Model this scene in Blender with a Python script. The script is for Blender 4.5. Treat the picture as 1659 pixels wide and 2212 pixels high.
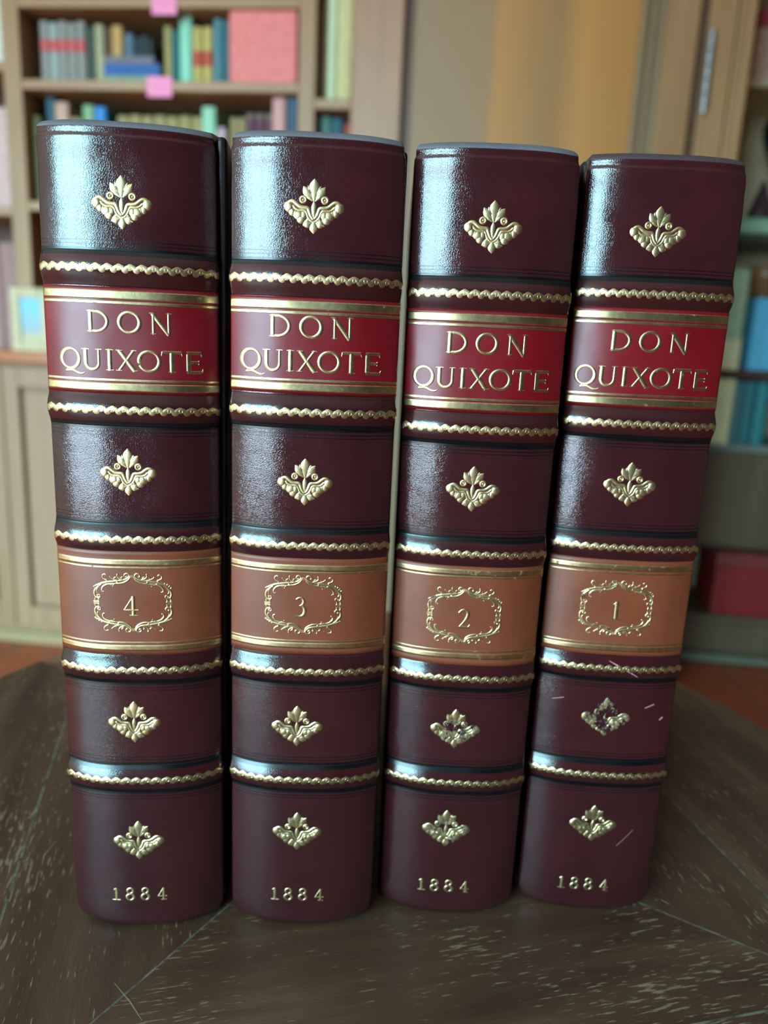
import bpy, math, random
import numpy as np
from mathutils import Matrix, Vector
for o in list(bpy.data.objects):
    bpy.data.objects.remove(o)
S = bpy.context.scene
C = S.collection
random.seed(4)

# ------------------------------------------------------------------ camera
PITCH, ROLL, EYE = 0.22995, 0.04654, 0.19102
fw = Vector((0, math.cos(PITCH), -math.sin(PITCH)))
up = Vector((0, math.sin(PITCH), math.cos(PITCH)))
rt = Vector((1, 0, 0))
rt2 = rt * math.cos(ROLL) + up * math.sin(ROLL)
up2 = up * math.cos(ROLL) - rt * math.sin(ROLL)
cd = bpy.data.cameras.new('camera')
cam = bpy.data.objects.new('camera', cd)
C.objects.link(cam)
m = Matrix((rt2, up2, -fw)).transposed().to_4x4()
m.translation = Vector((0, 0, EYE))
cam.matrix_world = m
cd.sensor_fit = 'AUTO'
cd.sensor_width = 36
cd.lens = 36 * 1672.26 / 2212
cd.clip_start = 0.01
cd.clip_end = 100
cd.dof.use_dof = True
cd.dof.focus_distance = 0.211
cd.dof.aperture_fstop = 10.0
S.camera = cam

# ------------------------------------------------------------------ world, exposure
S.view_settings.view_transform = 'Standard'
S.view_settings.look = 'None'
S.view_settings.gamma = 1
S.view_settings.use_curve_mapping = False
S.view_settings.exposure = 0.15
SKY = 30.0
wd = bpy.data.worlds.new('sky')
S.world = wd
wd.use_nodes = True
nt = wd.node_tree
bg = nt.nodes['Background']
bg.inputs['Strength'].default_value = SKY
tc = nt.nodes.new('ShaderNodeTexCoord')
sx = nt.nodes.new('ShaderNodeSeparateXYZ')
rp = nt.nodes.new('ShaderNodeValToRGB')
nt.links.new(tc.outputs['Generated'], sx.inputs[0])
nt.links.new(sx.outputs['Z'], rp.inputs['Fac'])
nt.links.new(rp.outputs['Color'], bg.inputs['Color'])
rp.color_ramp.elements[0].position = 0.0
rp.color_ramp.elements[0].color = (0.30, 0.36, 0.42, 1)
rp.color_ramp.elements[1].position = 0.30
rp.color_ramp.elements[1].color = (0.42, 0.89, 1.0, 1)
e = rp.color_ramp.elements.new(0.04)
e.color = (0.34, 0.62, 0.82, 1)
S.cycles.max_bounces = 8
S.cycles.diffuse_bounces = 4
S.cycles.glossy_bounces = 4
S.cycles.sample_clamp_indirect = 6.0
S.cycles.caustics_reflective = False
S.cycles.caustics_refractive = False

# wall frame: s runs along the bookcase wall, d goes into it, z up; turned 6 degrees
WA = math.radians(-6)
P0 = Vector((-1.05, 2.153, 0))
U = Vector((math.cos(WA), math.sin(WA), 0))
N = Vector((-math.sin(WA), math.cos(WA), 0))
def WP(s, d, z=0.0):
    return P0 + U * s + N * d + Vector((0, 0, z))
FLOOR = -0.76
CEIL = 2.05
FRONT = -4.65      # d of the window wall
WIN = (-2.35, 0.50, -0.50, 1.75)   # s0, s1, z0, z1 of the window opening
pl = bpy.data.lights.new('daylight_portal', 'AREA')
pl.shape = 'RECTANGLE'
pl.size = WIN[1] - WIN[0]
pl.size_y = WIN[3] - WIN[2]
pl.cycles.is_portal = True
po = bpy.data.objects.new('daylight_portal', pl)
C.objects.link(po)
po.location = WP((WIN[0] + WIN[1]) / 2, FRONT - 0.02, (WIN[2] + WIN[3]) / 2)
po.rotation_euler = (math.pi / 2, 0, WA)

# ------------------------------------------------------------------ helpers
def srgb(r, g, b):
    f = lambda c: (c / 255 / 12.92) if c / 255 <= 0.04045 else ((c / 255 + 0.055) / 1.055) ** 2.4
    return (f(r), f(g), f(b), 1)

class MB:
    def __init__(self):
        self.v = []; self.f = []; self.m = []
    def add(self, vs, fs, mi=0):
        n = len(self.v)
        self.v += [tuple(p) for p in vs]
        self.f += [tuple(i + n for i in f) for f in fs]
        self.m += [mi] * len(fs)
    def box(self, x0, x1, y0, y1, z0, z1, mi=0):
        self.add([(x0, y0, z0), (x1, y0, z0), (x1, y1, z0), (x0, y1, z0), (x0, y0, z1), (x1, y0, z1), (x1, y1, z1), (x0, y1, z1)],
                 [(0, 3, 2, 1), (4, 5, 6, 7), (0, 1, 5, 4), (1, 2, 6, 5), (2, 3, 7, 6), (3, 0, 4, 7)], mi)
    def prism(self, poly, z0, z1, mi=0):
        n = len(poly)
        vs = [(x, y, z0) for x, y in poly] + [(x, y, z1) for x, y in poly]
        fs = [tuple(range(n))[::-1], tuple(range(n, 2 * n))] + [(i, (i + 1) % n, (i + 1) % n + n, i + n) for i in range(n)]
        self.add(vs, fs, mi)
    def lathe(self, prof, cx=0, cy=0, seg=32, mi=0):
        n = len(prof)
        vs = []
        for k in range(seg):
            a = 2 * math.pi * k / seg
            vs += [(cx + r * math.cos(a), cy + r * math.sin(a), z) for r, z in prof]
        fs = []
        for k in range(seg):
            k2 = (k + 1) % seg
            for i in range(n - 1):
                fs.append((k * n + i, k2 * n + i, k2 * n + i + 1, k * n + i + 1))
        fs.append(tuple(k * n for k in range(seg))[::-1])
        fs.append(tuple(k * n + n - 1 for k in range(seg)))
        self.add(vs, fs, mi)
    def build(self, name, mats, parent=None, smooth=False, bevel=0.0, segs=2):
        me = bpy.data.meshes.new(name)
        me.from_pydata(self.v, [], self.f)
        for mm in (mats if isinstance(mats, (list, tuple)) else [mats]):
            me.materials.append(mm)
        me.polygons.foreach_set('material_index', self.m)
        if smooth:
            me.polygons.foreach_set('use_smooth', [True] * len(me.polygons))
        me.update()
        o = bpy.data.objects.new(name, me)
        C.objects.link(o)
        if parent:
            o.parent = parent
        if bevel:
            b = o.modifiers.new('bevel', 'BEVEL')
            b.width = bevel; b.segments = segs; b.limit_method = 'ANGLE'
            b.harden_normals = False
        return o

def tag(o, label=None, cat=None, group=None, kind=None):
    if label: o['label'] = label
    if cat: o['category'] = cat
    if group: o['group'] = group
    if kind: o['kind'] = kind
    return o
def empty(name, loc=(0, 0, 0), rz=0.0):
    o = bpy.data.objects.new(name, None)
    o.empty_display_size = 0.05
    C.objects.link(o)
    o.location = loc
    o.rotation_euler = (0, 0, rz)
    return o
def wempty(name, s, d, z):
    return empty(name, WP(s, d, z), WA)
def wplace(o, s, d, z):
    o.location = WP(s, d, z); o.rotation_euler = (0, 0, WA)
    return o
def bx(x0, x1, y0, y1, z0, z1):
    b = MB(); b.box(x0, x1, y0, y1, z0, z1); return b

# ------------------------------------------------------------------ materials
def mat(name, col, rough=0.5, metal=0.0, spec=0.5, coat=0.0):
    mm = bpy.data.materials.new(name)
    mm.use_nodes = True
    b = mm.node_tree.nodes['Principled BSDF']
    b.inputs['Base Color'].default_value = col
    b.inputs['Roughness'].default_value = rough
    b.inputs['Metallic'].default_value = metal
    b.inputs['Specular IOR Level'].default_value = spec
    b.inputs['Coat Weight'].default_value = coat
    return mm
def nn(mm, t, **kw):
    n = mm.node_tree.nodes.new(t)
    for k, v in kw.items():
        if k in n.inputs: n.inputs[k].default_value = v
        else: setattr(n, k, v)
    return n
def lk(mm, a, b): mm.node_tree.links.new(a, b)
def coords(mm, scale=(1, 1, 1), rot=(0, 0, 0), which='Object'):
    t = nn(mm, 'ShaderNodeTexCoord'); mp = nn(mm, 'ShaderNodeMapping')
    mp.inputs['Scale'].default_value = scale
    mp.inputs['Rotation'].default_value = rot
    lk(mm, t.outputs[which], mp.inputs['Vector'])
    return mp.outputs['Vector']
def ramp(mm, fac, stops):
    r = nn(mm, 'ShaderNodeValToRGB')
    el = r.color_ramp.elements
    el[0].position, el[0].color = stops[0]
    el[1].position, el[1].color = stops[-1]
    for p, c in stops[1:-1]:
        e = el.new(p); e.color = c
    lk(mm, fac, r.inputs['Fac'])
    return r.outputs['Color']
def noise(mm, vec, scale=5, detail=3, rough=0.5):
    n = nn(mm, 'ShaderNodeTexNoise')
    n.inputs['Scale'].default_value = scale
    n.inputs['Detail'].default_value = detail
    n.inputs['Roughness'].default_value = rough
    lk(mm, vec, n.inputs['Vector'])
    return n.outputs['Fac']
def bsdf(mm): return mm.node_tree.nodes['Principled BSDF']

def wood(name, c1, c2, along='z', rough=0.45, stretch=14, scale=6.0, fine=True):
    mm = mat(name, c1, rough)
    sc = {'z': (stretch, stretch, 1), 'x': (1, stretch, stretch), 'y': (stretch, 1, stretch)}[along]
    v = coords(mm, sc)
    f = noise(mm, v, scale * 0.3, 4, 0.6)
    col = ramp(mm, f, [(0.32, c1), (0.68, c2)])
    lk(mm, col, bsdf(mm).inputs['Base Color'])
    if fine:
        f2 = noise(mm, v, scale * 4, 3)
        bp = nn(mm, 'ShaderNodeBump', Strength=0.15, Distance=0.001)
        lk(mm, f2, bp.inputs['Height'])
        lk(mm, bp.outputs['Normal'], bsdf(mm).inputs['Normal'])
    return mm

def leather(name, c1, c2, grain=1600, bump=0.5, rough=(0.13, 0.22), dist=0.000022, coat=0.0, dents=0.00034, spec=0.6):
    mm = mat(name, c1, rough[0], spec=spec, coat=coat)
    v = coords(mm, (1, 1, 1))
    # warp for irregular pebbles
    nz = nn(mm, 'ShaderNodeTexNoise'); nz.inputs['Scale'].default_value = 300
    lk(mm, v, nz.inputs['Vector'])
    mx = nn(mm, 'ShaderNodeVectorMath', operation='MULTIPLY_ADD')
    lk(mm, nz.outputs['Color'], mx.inputs[0])
    mx.inputs[1].default_value = (0.0012, 0.0012, 0.0012)
    lk(mm, v, mx.inputs[2])
    sc_ = nn(mm, 'ShaderNodeMapping'); sc_.inputs['Scale'].default_value = (1, 1, 1.5)
    lk(mm, mx.outputs[0], sc_.inputs['Vector'])
    vo = nn(mm, 'ShaderNodeTexVoronoi', feature='DISTANCE_TO_EDGE')
    vo.inputs['Scale'].default_value = grain
    lk(mm, sc_.outputs['Vector'], vo.inputs['Vector'])
    inv = nn(mm, 'ShaderNodeMapRange', interpolation_type='SMOOTHSTEP')
    inv.inputs['From Max'].default_value = 0.28
    lk(mm, vo.outputs['Distance'], inv.inputs['Value'])
    big = noise(mm, v, 55, 2, 0.5)
    b0 = nn(mm, 'ShaderNodeBump', Strength=1.0, Distance=dents)
    lk(mm, big, b0.inputs['Height'])
    pol = noise(mm, v, 45, 2, 0.5)      # worn smoother in places
    stg = nn(mm, 'ShaderNodeMapRange'); stg.inputs['From Min'].default_value = 0.35; stg.inputs['From Max'].default_value = 0.7
    stg.inputs['To Min'].default_value = bump; stg.inputs['To Max'].default_value = bump * 0.45
    lk(mm, pol, stg.inputs['Value'])
    b1 = nn(mm, 'ShaderNodeBump', Distance=dist)
    lk(mm, stg.outputs[0], b1.inputs['Strength'])
    lk(mm, inv.outputs[0], b1.inputs['Height'])
    lk(mm, b0.outputs['Normal'], b1.inputs['Normal'])
    lk(mm, b1.outputs['Normal'], bsdf(mm).inputs['Normal'])
    lk(mm, b1.outputs['Normal'], bsdf(mm).inputs['Coat Normal'])
    bsdf(mm).inputs['Coat Roughness'].default_value = 0.10
    cf = noise(mm, v, 38, 5, 0.6)
    lk(mm, ramp(mm, cf, [(0.3, c1), (0.7, c2)]), bsdf(mm).inputs['Base Color'])
    rf = noise(mm, v, 60, 3)
    mr = nn(mm, 'ShaderNodeMapRange'); mr.inputs['From Min'].default_value = 0.3; mr.inputs['From Max'].default_value = 0.7
    mr.inputs['To Min'].default_value = rough[0]; mr.inputs['To Max'].default_value = rough[1]
    lk(mm, rf, mr.inputs['Value']); lk(mm, mr.outputs[0], bsdf(mm).inputs['Roughness'])
    return mm

def gold(name, wear=0.0, under=srgb(50, 17, 20), rough=0.36, c=(0.92, 0.70, 0.38, 1), c2=(0.68, 0.50, 0.25, 1)):
    mm = mat(name, c, rough, metal=1.0)
    v = coords(mm, (1, 1, 1))
    f = noise(mm, v, 500, 4, 0.65)
    col = ramp(mm, f, [(0.35, c2), (0.62, c)])
    f2 = noise(mm, v, 240, 6, 0.7)
    e = 0.30 + wear * 0.28
    mk = ramp(mm, f2, [(e - 0.02, (0, 0, 0, 1)), (e + 0.05, (1, 1, 1, 1))])
    mixc = nn(mm, 'ShaderNodeMix', data_type='RGBA')
    lk(mm, mk, mixc.inputs['Factor'])
    mixc.inputs['A'].default_value = under
    lk(mm, col, mixc.inputs['B'])
    lk(mm, mixc.outputs['Result'], bsdf(mm).inputs['Base Color'])
    lk(mm, mk, bsdf(mm).inputs['Metallic'])
    b = nn(mm, 'ShaderNodeBump', Strength=0.35, Distance=0.0001)
    lk(mm, f, b.inputs['Height']); lk(mm, b.outputs['Normal'], bsdf(mm).inputs['Normal'])
    return mm

M_LEATHER = leather('maroon_leather', srgb(50, 18, 21), srgb(64, 24, 27), bump=0.8, coat=0.42)
M_BANDL = leather('maroon_leather_band', srgb(48, 17, 19), srgb(64, 22, 24), bump=0.5, dents=0.0002, coat=0.25)
M_BLACK = leather('black_stained_leather', srgb(8, 9, 12), srgb(14, 13, 16), bump=0.12, rough=(0.2, 0.32), dents=0.0002)
M_BOARD = leather('board_leather', srgb(26, 13, 15), srgb(36, 18, 20), bump=0.1, rough=(0.4, 0.55), dents=0.0001, spec=0.3)
M_CAPSHEEN1 = leather('faint_painted_sheen_cap_leather', srgb(58, 46, 50), srgb(72, 56, 60), bump=0.3, rough=(0.4, 0.55))  # weaker painted reflection, for the top roll of the rightmost volume
M_CAPSHEEN = leather('painted_sheen_cap_leather', srgb(84, 84, 90), srgb(104, 104, 108), bump=0.3, rough=(0.45, 0.6))  # grazing reflection on the spine's top roll, painted in as grey leather
M_RED = leather('red_label_leather', srgb(112, 9, 17), srgb(130, 14, 24), grain=1800, bump=0.14, rough=(0.3, 0.42), dents=0.0003)
M_TAN = leather('tan_label_leather', srgb(112, 51, 29), srgb(134, 66, 40), grain=1600, bump=0.14, rough=(0.33, 0.5), dents=0.0003)
M_GOLD = gold('gold_leaf')
M_GOLDR = gold('gold_leaf_on_red', 0.05, srgb(90, 8, 14), 0.30)
M_GOLDT = gold('gold_leaf_on_tan', 0.10, srgb(100, 48, 26), 0.32)
M_GOLDW = gold('worn_gold_leaf', 0.55)
M_GOLDS = gold('slightly_worn_gold_leaf', 0.25)
M_GOLDVW = gold('rubbed_gold_leaf', 0.85)
M_GOLDTW = gold('worn_gold_leaf_on_tan', 0.5, srgb(104, 50, 28))
M_PAGES = mat('page_edges', srgb(205, 190, 160), 0.8)
_v = coords(M_PAGES, (900, 3, 3)); _f = noise(M_PAGES, _v, 2, 2)
lk(M_PAGES, ramp(M_PAGES, _f, [(0.3, srgb(170, 152, 120)), (0.7, srgb(220, 206, 176))]), bsdf(M_PAGES).inputs['Base Color'])
M_SCUFF = mat('scuffed_leather', srgb(190, 130, 130), 0.6)

# ------------------------------------------------------------------ room shell
M_WALL = mat('painted_wall', srgb(176, 162, 138), 0.8)
lk(M_WALL, ramp(M_WALL, noise(M_WALL, coords(M_WALL), 3, 4), [(0.3, srgb(160, 148, 124)), (0.7, srgb(186, 172, 148))]), bsdf(M_WALL).inputs['Base Color'])
M_CEIL = mat('ceiling_white', srgb(230, 226, 216), 0.9)
M_DARKWALL = mat('dark_side_wall', srgb(96, 78, 62), 0.8)
lk(M_DARKWALL, ramp(M_DARKWALL, noise(M_DARKWALL, coords(M_DARKWALL, (6, 6, 1)), 2, 4), [(0.3, srgb(78, 60, 46)), (0.7, srgb(108, 86, 66))]), bsdf(M_DARKWALL).inputs['Base Color'])
M_TERRA = mat('terracotta_tiles', srgb(150, 78, 48), 0.4)
_b = nn(M_TERRA, 'ShaderNodeTexBrick')
_b.offset = 0.0
_b.inputs['Scale'].default_value = 1.0
_b.inputs['Brick Width'].default_value = 0.3
_b.inputs['Row Height'].default_value = 0.3
_b.inputs['Mortar Size'].default_value = 0.004
_b.inputs['Color1'].default_value = srgb(166, 78, 44)
_b.inputs['Color2'].default_value = srgb(148, 66, 36)
_b.inputs['Mortar'].default_value = srgb(110, 80, 62)
lk(M_TERRA, coords(M_TERRA), _b.inputs['Vector'])
lk(M_TERRA, _b.outputs['Color'], bsdf(M_TERRA).inputs['Base Color'])

def wstruct(name, mb, m_, s=0, d=0, z=0, **k):
    o = mb.build(name, m_, **k); wplace(o, s, d, z); o['kind'] = 'structure'; return o
SL, SR, BACK = -2.75, 3.7, 0.62
wstruct('floor', bx(SL - .1, SR + .1, FRONT - .2, BACK + .1, FLOOR - 0.08, FLOOR), M_TERRA)
wstruct('ceiling', bx(SL - .1, SR + .1, FRONT - .2, BACK + .1, CEIL, CEIL + 0.08), M_CEIL)
wstruct('wall_back', bx(SL, SR, BACK, BACK + 0.1, FLOOR, CEIL), M_WALL)
wstruct('wall_left', bx(SL - .1, SL, FRONT - .15, BACK + .1, FLOOR, CEIL), M_WALL)
wstruct('wall_right', bx(SR, SR + .1, FRONT - .15, BACK + .1, FLOOR, CEIL), M_DARKWALL)
w = MB()
w.box(SL, WIN[0], FRONT - .15, FRONT, FLOOR, CEIL)
w.box(WIN[1], SR, FRONT - .15, FRONT, FLOOR, CEIL)
w.box(WIN[0], WIN[1], FRONT - .15, FRONT, FLOOR, WIN[2])
w.box(WIN[0], WIN[1], FRONT - .15, FRONT, WIN[3], CEIL)
wstruct('wall_front', w, M_DARKWALL)
M_WFRAME = mat('window_paint', srgb(120, 96, 70), 0.5)
w = MB()
t = 0.05
w.box(WIN[0], WIN[0] + t, FRONT - .12, FRONT - .04, WIN[2], WIN[3])
w.box(WIN[1] - t, WIN[1], FRONT - .12, FRONT - .04, WIN[2], WIN[3])
w.box(WIN[0] + t, WIN[1] - t, FRONT - .12, FRONT - .04, WIN[2], WIN[2] + t)
w.box(WIN[0] + t, WIN[1] - t, FRONT - .12, FRONT - .04, WIN[3] - t, WIN[3])
w.box(-0.37, -0.27, FRONT - .12, FRONT - .04, WIN[2] + t, WIN[3] - t)
w.box(-1.35, -1.25, FRONT - .12, FRONT - .04, WIN[2] + t, WIN[3] - t)
for a_, b_ in ((WIN[0] + t, -1.35), (-1.25, -0.37), (-0.27, WIN[1] - t)):
    w.box(a_, b_, FRONT - .10, FRONT - .06, 0.62, 0.65)
wstruct('window_1', w, M_WFRAME)

# ------------------------------------------------------------------ wooden panelling right of the bookcase
M_OAK = wood('oak', srgb(150, 112, 68), srgb(170, 130, 84))
M_OAKX = wood('oak_shelf', srgb(156, 116, 74), srgb(176, 136, 90), along='x')
M_OAKP = wood('oak_pinkish', srgb(162, 122, 90), srgb(178, 138, 102))
M_DKWOOD = wood('dark_gap_wood', srgb(84, 58, 36), srgb(104, 74, 46))
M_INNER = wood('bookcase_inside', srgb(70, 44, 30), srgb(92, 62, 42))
M_PANEL = mat('door_panel_wood', srgb(170, 130, 78), 0.5)
_v = coords(M_PANEL, (1, 1, 0.06))
_sx = nn(M_PANEL, 'ShaderNodeSeparateXYZ'); lk(M_PANEL, coords(M_PANEL), _sx.inputs[0])
_f = noise(M_PANEL, _v, 5, 4, 0.6)
_ad = nn(M_PANEL, 'ShaderNodeMath', operation='MULTIPLY_ADD'); _ad.inputs[1].default_value = 0.09
lk(M_PANEL, _f, _ad.inputs[0]); lk(M_PANEL, _sx.outputs['X'], _ad.inputs[2])
lk(M_PANEL, ramp(M_PANEL, _ad.outputs[0], [(0.0, srgb(152, 126, 86)), (0.225, srgb(158, 124, 82)), (0.25, srgb(188, 132, 66)), (0.33, srgb(170, 122, 66)),
    (0.40, srgb(158, 116, 66)), (0.455, srgb(194, 136, 66)), (0.52, srgb(182, 126, 60)), (0.60, srgb(172, 118, 54))]), bsdf(M_PANEL).inputs['Base Color'])

TOPZ = 1.62
wstruct('trim_1', bx(0, 0.122, 0, 0.03, 0, TOPZ - FLOOR), M_OAKP, 0.929, -0.004, FLOOR, bevel=0.004)
wstruct('trim_2', bx(0, 0.024, 0, 0.03, 0, TOPZ - FLOOR), M_DKWOOD, 1.051, 0.02, FLOOR)
dr = wempty('door_1', 1.075, 0, FLOOR); dr['kind'] = 'structure'
H = TOPZ - FLOOR
bx(0, 0.52, 0.018, 0.030, 0.12, H - 0.1).build('panel', M_PANEL, dr)
b = MB(); b.box(0.575, 0.65, 0, 0.04, 0, H); b.box(0, 0.575, 0, 0.04, 0, 0.12); b.box(0, 0.575, 0, 0.04, H - 0.1, H)
b.build('door_frame', M_OAK, dr, bevel=0.003)
b = MB()
b.box(0.52, 0.536, -0.002, 0.034, 0.12, H - 0.1); b.box(0.540, 0.553, -0.008, 0.034, 0.12, H - 0.1); b.box(0.557, 0.575, -0.002, 0.034, 0.12, H - 0.1)
b.build('moulding', wood('grey_oak', srgb(128, 106, 70), srgb(144, 120, 82)), dr, bevel=0.003)
hm = mat('steel_hinge', srgb(170, 172, 170), 0.35, 0.9)
hg = MB()
for i in range(5):
    hg.lathe([(0.0001, 1.485 + i * 0.03), (0.0085, 1.486 + i * 0.03), (0.0085, 1.512 + i * 0.03), (0.0001, 1.513 + i * 0.03)], 0.679, -0.006, 16)
hg.lathe([(0.0001, 1.470), (0.006, 1.474), (0.006, 1.485), (0.0001, 1.485)], 0.679, -0.006, 12)
hg.lathe([(0.0001, 1.635), (0.006, 1.635), (0.006, 1.646), (0.0001, 1.650)], 0.679, -0.006, 12)
hg.build('hinge', hm, dr, smooth=False)
b = MB(); b.box(0.65, 0.672, 0.02, 0.05, 0, H)
b.build('door_gap', M_DKWOOD, dr)
b = MB(); b.box(0, 0.06, 0, BACK, 0, H); b.box(0.064, 0.085, 0.008, BACK, 0, H); b.box(0.085, 0.10, 0.0, BACK, 0, H)
wstruct('trim_3', b, M_OAK, 1.747, 0.0, FLOOR, bevel=0.003)
b = MB(); b.box(-3.60, 0.9, 0, 0.25, 0, CEIL - TOPZ)
wstruct('trim_4', b, M_OAKX, 0.947, 0.0, TOPZ)

# ------------------------------------------------------------------ bookcase
bc = wempty('bookcase', 0.0, 0.0, 0.063)
tag(bc, 'tall built-in oak bookcase with open shelves of books, left behind the leather volumes', 'bookcase')
BZ = 0.063
BD = 0.24
for s0, s1 in ((0.036, 0.084), (0.797, 0.839), (-0.80, -0.755), (0.9265, 0.9285)):
    bx(s0, s1, 0, BD, 0.030, TOPZ - BZ).build('upright', M_OAK, bc, bevel=0.002)
for s0, s1, zs in ((0.084, 0.797, (0.467, 0.757, 0.942, 1.25)), (-0.755, 0.036, (0.452, 0.798, 1.15)), (0.839, 0.9265, (0.452, 0.723, 1.05))):
    for z in zs:
        bx(s0, s1, 0.001, BD, z - 0.0115 - BZ, z + 0.0115 - BZ).build('shelf', M_OAKX, bc, bevel=0.002)
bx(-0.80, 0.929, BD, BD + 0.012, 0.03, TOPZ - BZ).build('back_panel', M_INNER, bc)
M_COUNTER = wood('counter_top', srgb(168, 92, 48), srgb(188, 112, 62), along='x', rough=0.3)
ct = bx(-0.80, 0.925, -0.045, BD, 0, 0.030).build('worktop', M_COUNTER, bc, bevel=0.004)
# cabinet under the worktop
M_CAB = wood('cabinet_wood', srgb(160, 118, 86), srgb(178, 134, 102))
bl = wempty('base_cabinet', 0.0, 0.0, FLOOR)
tag(bl, 'low oak cabinet with framed doors under the bookcase, behind the leftmost leather volume', 'cabinet')
b = MB(); b.box(-0.80, 0.925, 0.0, BD, 0.035, 0.822); b.build('body', M_CAB, bl)
bx(-0.80, 0.925, -0.012, BD - .02, 0, 0.034).build('plinth', wood('plinth_wood', srgb(166, 134, 92), srgb(180, 146, 104), along='x'), bl, bevel=0.003)
for s0 in (-0.79, -0.40, -0.012, 0.455):
    s1 = s0 + (0.385 if s0 < -0.1 else 0.455)
    dd = MB()
    st = 0.048
    dd.box(s0, s0 + st, -0.020, -0.0005, 0.06, 0.81); dd.box(s1 - st, s1, -0.020, -0.0005, 0.06, 0.81)
    dd.box(s0 + st, s1 - st, -0.020, -0.0005, 0.06, 0.06 + 0.06); dd.box(s0 + st, s1 - st, -0.020, -0.0005, 0.755, 0.81)
    do = dd.build('door', M_CAB, bl, bevel=0.003)
    bx(s0 + st + 0.010, s1 - st - 0.010, -0.016, -0.0005, 0.13, 0.745).build('door_panel', M_CAB, do, bevel=0.004)

# books on the shelves: cover wrapped round a page block
_mc = {}
def cloth(rgb):
    if rgb not in _mc:
        mm = mat('book_cloth', srgb(*rgb), 0.6)
        c1 = srgb(*[max(0, c - 12) for c in rgb]); c2 = srgb(*[min(255, c + 8) for c in rgb])
        lk(mm, ramp(mm, noise(mm, coords(mm), 60, 3), [(0.3, c1), (0.7, c2)]), bsdf(mm).inputs['Base Color'])
        _mc[rgb] = mm
    return _mc[rgb]
def shelf_book(s0, s1, z0, z1, rgb, label, group, d=0.045, depth=0.12, band=None, name='shelf_book', cat='book', lean=0.0):
    w_ = s1 - s0 - 0.0008; h = z1 - z0
    o = wempty(name, (s0 + s1) / 2, d, z0)
    tag(o, label, cat, group)
    b = MB()
    r = min(0.006, w_ * 0.3); t = min(0.0025, w_ * 0.12)
    n = 8
    outer = [(-w_ / 2, depth)] + [(-w_ / 2 * math.cos(math.pi * k / n), r - r * math.sin(math.pi * k / n)) for k in range(n + 1)] + [(w_ / 2, depth)]
    inner = [(w_ / 2 - t, depth)] + [((w_ / 2 - t) * math.cos(math.pi * k / n), r + t - r * math.sin(math.pi * k / n)) for k in range(n + 1)] + [(-w_ / 2 + t, depth)]
    vs = []; m_ = len(outer)
    for z in (0, h):
        vs += [(x, y, z) for x, y in outer] + [(x, y, z) for x, y in inner[::-1]]
    fs = []
    for i in range(m_ - 1):
        fs += [(i, i + 1, 2 * m_ + i + 1, 2 * m_ + i), (m_ + i + 1, m_ + i, 3 * m_ + i, 3 * m_ + i + 1),
               (i + 1, i, m_ + i, m_ + i + 1), (2 * m_ + i, 2 * m_ + i + 1, 3 * m_ + i + 1, 3 * m_ + i)]
    fs += [(0, 2 * m_, 3 * m_, m_), (m_ - 1, 2 * m_ - 1, 4 * m_ - 1, 3 * m_ - 1)]
    b.add(vs, fs)
    b.build('cover', cloth(rgb), o)
    pm = bx(-w_ / 2 + t + .0002, w_ / 2 - t - .0002, r + t + 0.001, depth - 0.003, 0.003, h - 0.004)
    pm.build('page_block', M_PAGES, o)
    if band:
        bz0, bz1, brgb = band
        q = MB()
        vs = []
        for z in (bz0 - z0, bz1 - z0):
            vs += [(x * 1.01, y - 0.0006, z) for x, y in outer[1:-1]]
        k = len(outer) - 2
        q.add(vs, [(i, i + 1, k + i + 1, k + i) for i in range(k - 1)])
        q.build('spine_label', cloth(brgb), o)
    return o

Z1 = 0.769   # top of the upper shelf
G1 = 'books on the upper shelf'
for i in range(5):
    s = 0.112 + i * 0.0246
    shelf_book(s, s + 0.024, Z1, 0.915 - 0.004 * (i % 2), (150, 146, 134) if i != 1 else (158, 172, 160),
               'grey volume with red spine label, in the matching set on the upper shelf' if i != 1 else 'pale greenish grey volume with a red spine label, second in the grey matching set',
               G1, band=(0.846, 0.873, (206, 92, 88)))
for s0, s1, z0, z1, rgb, lab, bd in (
    (0.238, 0.258, Z1, 0.902, (66, 84, 68), 'dark green book just right of the grey set on the upper shelf', None),
    (0.259, 0.283, Z1, 0.908, (176, 172, 130), 'cream book between the dark green one and the stack lying flat', None),
    (0.287, 0.302, 0.832, 0.900, (104, 74, 48), 'brown small book standing at the left end on the lying blue book', None),
    (0.303, 0.333, 0.832, 0.906, (196, 156, 86), 'ochre book standing on the lying blue book', None),
    (0.338, 0.359, 0.832, 0.888, (96, 124, 140), 'steel blue small book next to the ochre one', None),
    (0.360, 0.379, 0.832, 0.880, (34, 58, 66), 'near-black teal small book right of the steel blue one', None),
    (0.380, 0.397, 0.832, 0.884, (44, 64, 62), 'dark green-black small book, second last on the lying blue book', None),
    (0.398, 0.413, 0.832, 0.876, (38, 52, 50), 'blackish small book, last on the lying blue book', None),
    (0.441, 0.462, Z1, 0.905, (170, 158, 96), 'khaki book right of the lying blue book', None),
    (0.463, 0.480, Z1, 0.896, (34, 110, 112), 'dark teal book left of the bright mint one', None),
    (0.481, 0.513, Z1, 0.928, (150, 220, 184), 'bright mint green book, tallest in the middle of the upper shelf', None),
    (0.515, 0.540, Z1, 0.904, (196, 178, 96), 'yellow khaki book with red label, left one of the pair', (0.815, 0.850, (190, 80, 54))),
    (0.541, 0.567, Z1, 0.904, (196, 178, 96), 'yellow khaki book with red label, right one of the pair', (0.815, 0.850, (190, 80, 54))),
    (0.569, 0.590, Z1, 0.922, (84, 142, 146), 'blue-green book right of the khaki pair', None),
    (0.591, 0.612, Z1, 0.920, (60, 104, 108), 'dark blue-green book next to the coral red folder box', None)):
    shelf_book(s0, s1, z0, z1, rgb, lab, G1, band=bd)
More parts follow.
